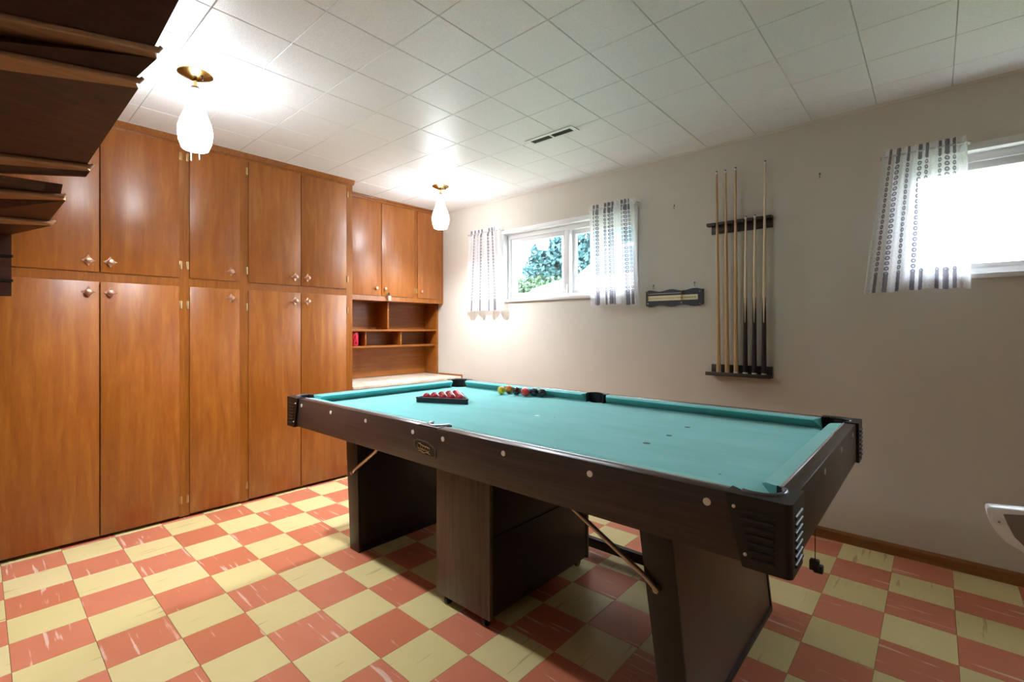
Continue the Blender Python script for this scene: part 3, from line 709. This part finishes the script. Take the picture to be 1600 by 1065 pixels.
# ================================================================ WALL THINGS
# cue rack
rk = thing('cue_rack', 'dark wooden wall rack holding six cues beside the scoreboard', 'cue rack', (2.65, YW, .91))
box('back_plate', 2.468, 2.838, YW-.014, YW-.001, 1.853, 1.922, M['rack'], rk, bev=.002); box('back_plate', 2.468, 2.838, YW-.014, YW-.001, .912, .985, M['rack'], rk, bev=.002)
cues = [(2.512, 2.262, 2.526), (2.568, 2.258, 2.580), (2.630, 2.262, 2.634), (2.692, 1.938, 2.689), (2.745, 1.938, 2.742), (2.803, 2.264, 2.797)]
yc = YW-.045
def cue_x(c, z): return c[2]+(c[0]-c[2])*(z-.94)/(c[1]-.94)
# notched holder: fingers between cues
xs_ = [2.452]+[cue_x(c, 1.91) for c in cues]+[2.842]
out = [(2.452, YW-.014), (2.842, YW-.014), (2.842, YW-.062)]
for c in reversed(cues):
    x = cue_x(c, 1.91); out += [(x+.010, YW-.062), (x+.009, YW-.040), (x, YW-.036), (x-.009, YW-.040), (x-.010, YW-.062)]
out += [(2.452, YW-.062)]
prism('notched_holder', out, 'z', 1.903, 1.921, M['rack'], rk)
box('foot_shelf', 2.45, 2.842, YW-.075, YW-.014, .914, .930, M['rack'], rk, bev=.002); box('foot_lip', 2.45, 2.842, YW-.080, YW-.072, .914, .938, M['rack'], rk, bev=.002)
cl = ['light maple cue at the scoreboard end of the rack', 'light maple cue second from the scoreboard end of the rack', 'light maple cue with a white butt cap, beside the dark-butted cues', 'short cue with dark butt, next to the light maple cues', 'short cue with dark butt between another short cue and the tall one', 'tall cue with dark butt at the end of the rack away from the scoreboard']
for i, c in enumerate(cues):
    t = thing('billiard_cue', cl[i], 'cue', (c[2], yc, .93), 'cues in the wall rack')
    z0, z1 = .932, c[1]; ax = lambda z: (cue_x(c, z), yc, z)
    L = z1-z0; rad = lambda z: .0145-.0088*min(1, (z-z0)/L)**.85
    dark = i >= 3; zb = z0+.012
    zsp = 1.30 if dark else None
    if dark:
        tube('butt', [ax(z) for z in (zb, zb+.1, 1.15, 1.26)], [rad(z)+.0004 for z in (zb, zb+.1, 1.15, 1.26)], M['cuedark'], t, n=14)
        # spliced points running up into the shaft
        for k in range(4):
            a = math.pi/2*k+math.pi/4; p = []
            tube('splice_point', [Vector(ax(z))+Vector((math.cos(a), math.sin(a), 0))*(rad(z)-w*.72) for z, w in ((1.255, .008), (1.33, .0055), (1.42, .001))], [.008, .0058, .0012], M['cuedark'], t, n=8)
        tube('shaft', [ax(z) for z in (1.24, 1.5, z1-.022)], [rad(z) for z in (1.24, 1.5, z1-.022)], M['cuepale'], t, n=14)
    else:
        tube('butt', [ax(z) for z in (zb, 1.3, 1.72)], [rad(z) for z in (zb, 1.3, 1.72)], M['cuelight'], t, n=14)
        tube('shaft', [ax(z) for z in (1.72, 2.0, z1-.022)], [rad(z) for z in (1.72, 2.0, z1-.022)], M['cuepale'] if i == 9 else M['cuelight'], t, n=14)
    tube('butt_cap', [ax(z0-.0015), ax(zb)], .0148, M['white'] if i >= 2 else M['cuelight'], t, n=14)
    tube('ferrule', [ax(z1-.022), ax(z1-.006)], .0062, M['white'], t, n=10); tube('tip', [ax(z1-.006), ax(z1)], .0055, M['ink'], t, n=10)
# scoreboard
sb = thing('snooker_scoreboard', 'small black scalloped scoreboard with a cream number strip and brass sliders', 'scoreboard', (2.2, YW, 1.38))
tp, bt = [], []
for i in range(41):
    u = i/40; x = 1.998+u*.415
    wv = .012*math.sin(u*math.pi*2*2.5+.6) if .04 < u < .96 else -.004
    tp.append((x, 1.496+wv*.5)); bt.append((x, 1.385-wv*.5))
prism('board', tp+bt[::-1], 'y', YW-.016, YW-.001, M['navy'], sb)
st = box('number_strip', 2.012, 2.378, YW-.018, YW-.015, 1.423, 1.459, M['cream'], sb)
def text(body, size, x, z, parent, m, name='numbers'):
    cu = bpy.data.curves.new('t', 'FONT'); cu.body = body; cu.size = size; cu.align_x = 'LEFT'; cu.extrude = .0004
    to = bpy.data.objects.new('t', cu); COL.objects.link(to); bpy.context.view_layer.update()
    me = bpy.data.meshes.new_from_object(to.evaluated_get(bpy.context.evaluated_depsgraph_get())); bpy.data.objects.remove(to)
    bm = bmesh.new(); bm.from_mesh(me)
    for v in bm.verts: x_, y_, z_ = v.co; v.co = (x+x_, YW-.0184-z_, z+y_)
    return finish(name, bm, m, parent)
text('1 2 3 4 5 6 7 8 9 10 11 12 13 14 15 16 17 18 19 20', .0125, 2.018, 1.436, st, M['ink']); text('20 40 60 80 100', .0125, 2.285, 1.436, st, M['ink'])
for x in (2.017, 2.268):
    s = tube('slider_post', [(x, YW-.024, 1.40), (x, YW-.024, 1.487)], .0022, M['brass'], sb, n=8)
    for z in (1.405, 1.482): lathe('slider_knob', [(.001, -.008), (.007, -.004), (.007, .003), (.001, .008)], (x, YW-.024, z), M['trimwhite'] if z < 1.45 else M['brass'], s, n=12)
for z in (1.396, 1.478): lathe('board_screw', [(.001, -.002), (.003, -.001), (.003, .001), (.001, .002)], (2.392, YW-.017, z), M['trimwhite'], sb, axis='y', n=10)
tube('slider_rail', [(2.017, YW-.020, 1.474), (2.268, YW-.020, 1.474)], .0022, M['trimwhite'], sb, n=6)
# little hooks and screws in the wall
for (x, z), lab in [((2.208, 2.087), 'tiny metal hook in the wall between window and cue rack'), ((3.086, 2.122), 'tiny metal hook in the wall between cue rack and curtain'), ((2.052, 1.528), 'tiny wall screw above the scoreboard at its window end'), ((2.352, 1.532), 'tiny wall screw above the scoreboard at its cue rack end')]:
    t = thing('wall_hook', lab, 'hook', (x, YW, z), 'hooks and screws in the wall')
    lathe('screw_head', [(.001, -.004), (.0045, -.003), (.0045, .0), (.002, .003)], (x, YW-.003, z+.010), M['ink'], t, axis='y', n=10)
    tube('hook_wire', [(x, YW-.001, z+.006), (x, YW-.012, z), (x, YW-.012, z-.012), (x, YW-.004, z-.014)], .0022, M['ink'], t, n=6)
# curtains on rods
def curtain(label, xt0, xt1, xb0, xb1, zt, zb, folds, cols, seed, rod):
    t = thing('cafe_curtain', label, 'curtain', ((xt0+xt1)/2, YW-.05, zb), 'sheer curtains')
    rg = random.Random(seed); ph = [rg.uniform(0, 6.28) for _ in range(4)]
    nu, nv = 140, 26; bm = bmesh.new(); uvl = bm.loops.layers.uv.new('UVMap'); vs = []
    for j in range(nv+1):
        v = j/nv; row = []
        for i in range(nu+1):
            u = i/nu; x = (xb0+(xt0-xb0)*v)+((xb1+(xt1-xb1)*v)-(xb0+(xt0-xb0)*v))*u
            amp = .017*(1-.45*v)
            y = YW-.052+amp*math.sin(folds*6.283*u+ph[0]+.5*math.sin(2.2*v+ph[1]))+.006*math.sin(folds*2.3*6.283*u+ph[2])
            if v > .93: y = YW-.045+.006*math.sin(folds*2.2*6.283*u+ph[3])
            z = zb+(zt-zb)*v+(.006*math.sin(5*u+ph[1])+.004*math.sin(folds*6.283*u+ph[0]))*(1-v)
            row.append(bm.verts.new((x, y, z)))
        vs.append(row)
    for j in range(nv):
        for i in range(nu):
            f = bm.faces.new((vs[j][i], vs[j][i+1], vs[j+1][i+1], vs[j+1][i]))
            for lp_, (a, b) in zip(f.loops, ((i, j), (i+1, j), (i+1, j+1), (i, j+1))): lp_[uvl].uv = (a/nu, b/nv)
    finish('curtain_cloth', bm, curtain_mat(cols, 27), t, True)
    tube('curtain_rod', [(rod[0], YW-.045, zt-.035), (rod[1], YW-.045, zt-.035)], .005, M['trimwhite'], t, n=8)
    for x in rod: tube('rod_bracket', [(x, YW-.001, zt-.035), (x, YW-.05, zt-.035)], .006, M['trimwhite'], t, n=8)
curtain('sheer white dotted curtain on the corner side of the first window', .135, .545, .075, .615, 2.185, 1.392, 4, [(.08, .020), (.20, .018), (.32, .02), (.43, .02), (.66, .018), (.76, .022), (.84, .018)], 1, (.12, .555))
curtain('sheer white dotted curtain nearest the scoreboard on the first window', 1.53, 1.925, 1.545, 1.968, 2.20, 1.405, 5, [(.10, .022), (.18, .026), (.36, .022), (.44, .03), (.52, .024), (.72, .022), (.79, .028), (.86, .022)], 2, (1.52, 1.935))
curtain('sheer white dotted curtain on the second window, past the cue rack', 3.385, 3.71, 3.30, 3.725, 2.178, 1.42, 4, [(.10, .018), (.20, .03), (.33, .018), (.47, .026), (.55, .02), (.70, .02), (.78, .03), (.86, .02)], 5, (3.375, 3.72))
# ceiling vent
vt = thing('ceiling_vent', 'white ceiling air vent with two dark louvred slots', 'vent', (1.77, 2.35, H))
bm = bmesh.new()
for a in ((1.585, 1.95, 2.305, 2.326), (1.585, 1.95, 2.374, 2.392), (1.585, 1.612, 2.326, 2.374), (1.923, 1.95, 2.326, 2.374), (1.762, 1.774, 2.325, 2.375)): abox(bm, a[0], a[1], a[2], a[3], H-.006, H-.0005)
finish('vent_frame', bm, M['white'], vt); box('vent_backing', 1.61, 1.925, 2.32, 2.38, H-.0012, H-.0004, M['black'], vt)
for x0_ in (1.612, 1.774):
    for k in range(4): box('louvre', x0_, x0_+.149, 2.329+k*.0125, 2.332+k*.0125, H-.0055, H-.0015, M['navy'], vt)

# ================================================================ STAIRCASE (seen from below at the side)
sc_ = thing('staircase', 'dark wooden staircase with lighter nosings rising past the tall cupboards', 'staircase', (.9, -.1, 0))
def slab(nm, P, th, m):
    """board with the four corners P (in order) thickened along th"""
    bm = bmesh.new(); th = Vector(th); A = [bm.verts.new(Vector(p)) for p in P]; B = [bm.verts.new(Vector(p)+th) for p in P]
    bm.faces.new(A); bm.faces.new(B[::-1])
    for i in range(4): bm.faces.new((A[i], B[i], B[(i+1) % 4], A[(i+1) % 4]))
    return finish(nm, bm, m, sc_)
# front edge of every winder tread: outer end, inner end
TR = [((1.692, .302, 2.137), (1.464, -.275, 2.137)), ((1.584, .273, 2.063), (1.392, -.251, 2.063)), ((.996, .218, 1.893), (.846, -.192, 1.893)),
      ((.765, .159, 1.801), (.619, -.142, 1.801)), ((.463, .145, 1.730), (.391, -.123, 1.730))]
BACK = []
for (r, l) in TR:
    r, l = Vector(r), Vector(l); e = (r-l).normalized(); n = Vector((-e.y, e.x, 0)); n = n if n.x < 0 else -n     # towards the foot of the flight
    rb, lb = r+n*.045, l+n*.14; BACK.append((rb, lb))
    slab('tread', [r, l, lb, rb], (0, 0, -.014), M['stairnose'])
    tube('nosing', [l+Vector((0, 0, -.006)), r+e*.012+Vector((0, 0, -.006)), r+e*.02+Vector((0, 0, .006))], [.010, .010, .006], M['stairnose'], sc_, n=10)
dn = Vector((0, 0, -.014)); bk = Vector((-.02, .0, 0))
up0, up1 = Vector((1.953, .400, 2.43)), Vector((1.725, -.176, 2.43))
slab('riser', [up0, up1, Vector(TR[0][1]), Vector(TR[0][0])], bk, M['stairdark'])
for i in (0, 1):
    slab('riser', [BACK[i][0]+dn, BACK[i][1]+dn, Vector(TR[i+1][1]), Vector(TR[i+1][0])], bk, M['stairdark'])
slab('riser', [BACK[2][0]+dn, BACK[2][1]+dn, BACK[2][1]+Vector((-.03, 0, -.045)), BACK[2][0]+Vector((-.02, -.01, -.032))], bk, M['stairdark'])
slab('riser', [(.790, .164, 1.842), (.762, -.147, 1.842), Vector(TR[3][1]), Vector(TR[3][0])], bk, M['stairdark'])
slab('riser', [BACK[3][0]+dn, BACK[3][1]+dn, Vector(TR[4][1]), Vector(TR[4][0])], bk, M['stairdark'])
slab('landing_board', [BACK[4][0]+dn, BACK[4][1]+dn, (.04, -.126, 1.70), (.083, .035, 1.70)], (0, 0, .012), M['stairdark'])
for a_, b_ in ((1.707, 1.596), (1.584, 1.472), (1.460, 1.388)): slab('riser', [(.083, .035, a_), (.04, -.126, a_), (.04, -.126, b_), (.083, .035, b_)], (-.045, 0, 0), M['stairdark'])
for z in (1.59, 1.466): tube('nosing', [(.038, -.126, z), (.086, .040, z)], .007, M['black'], sc_, n=8)  # lower nosings coloured black: their shadow is painted in
# wall stringer that carries the inner ends, down to the floor
SP = [(1.80, 2.43), (1.50, 2.16), (1.36, 2.03), (.82, 1.86), (.60, 1.77), (.36, 1.66), (.0, 1.45)]
prism('stringer', [(x, z) for x, z in SP]+[(.0, 0), (.10, 0), (.10, 1.30)]+[(x+.06, z-.22) for x, z in SP[::-1][1:]], 'y', -.33, -.28, M['stairdark'], sc_)
for x, y0_, z in ((1.58, -.20, 2.30), (1.43, -.26, 2.09), (.80, -.18, 1.84), (.06, -.12, 1.50)): box('stringer_block', x-.03, x+.03, -.281, y0_, z-.03, z+.03, M['stairdark'], sc_)

# ================================================================ WHITE PLASTIC ARM at the right edge
yp = 1.33
wa = thing('bench_arm', 'white moulded plastic arm end with a recessed screw, in front of the baseboard wall', 'arm', (4.1, yp, 0))
outl = [(3.676, .8470), (3.690, .8480), (3.728, .8525), (4.2, .865), (4.55, .862), (4.6, .80), (4.5, .66), (4.2, .62), (3.95, .66), (3.80, .725), (3.728, .7656), (3.703, .779), (3.688, .796), (3.678, .816), (3.673, .835), (3.6725, .843)]
prism('arm_shell', outl, 'y', yp, yp+.035, M['white'], wa, bev=.004)
prism('inset_panel', [(3.698, .838), (3.728, .8435), (4.2, .856), (4.5, .85), (4.45, .70), (4.2, .66), (3.9, .70), (3.78, .745), (3.728, .780), (3.714, .7955), (3.7045, .818)], 'y', yp-.0012, yp+.004, M['greyin'], wa)
lathe('screw_recess', [(.001, -.002), (.004, -.002), (.0085, -.0005), (.0095, .002), (.001, .003)], (3.692, yp, .822), M['wincase'], wa, axis='y', n=20)
lathe('screw', [(.0005, -.004), (.0022, -.003), (.0022, .001), (.0005, .001)], (3.692, yp, .8205), M['greyin'], wa, axis='y', n=10)
for x in (4.05, 4.45): tube('support_leg', [(x, yp+.02, 0), (x, yp+.02, .70)], .018, M['white'], wa, n=14)
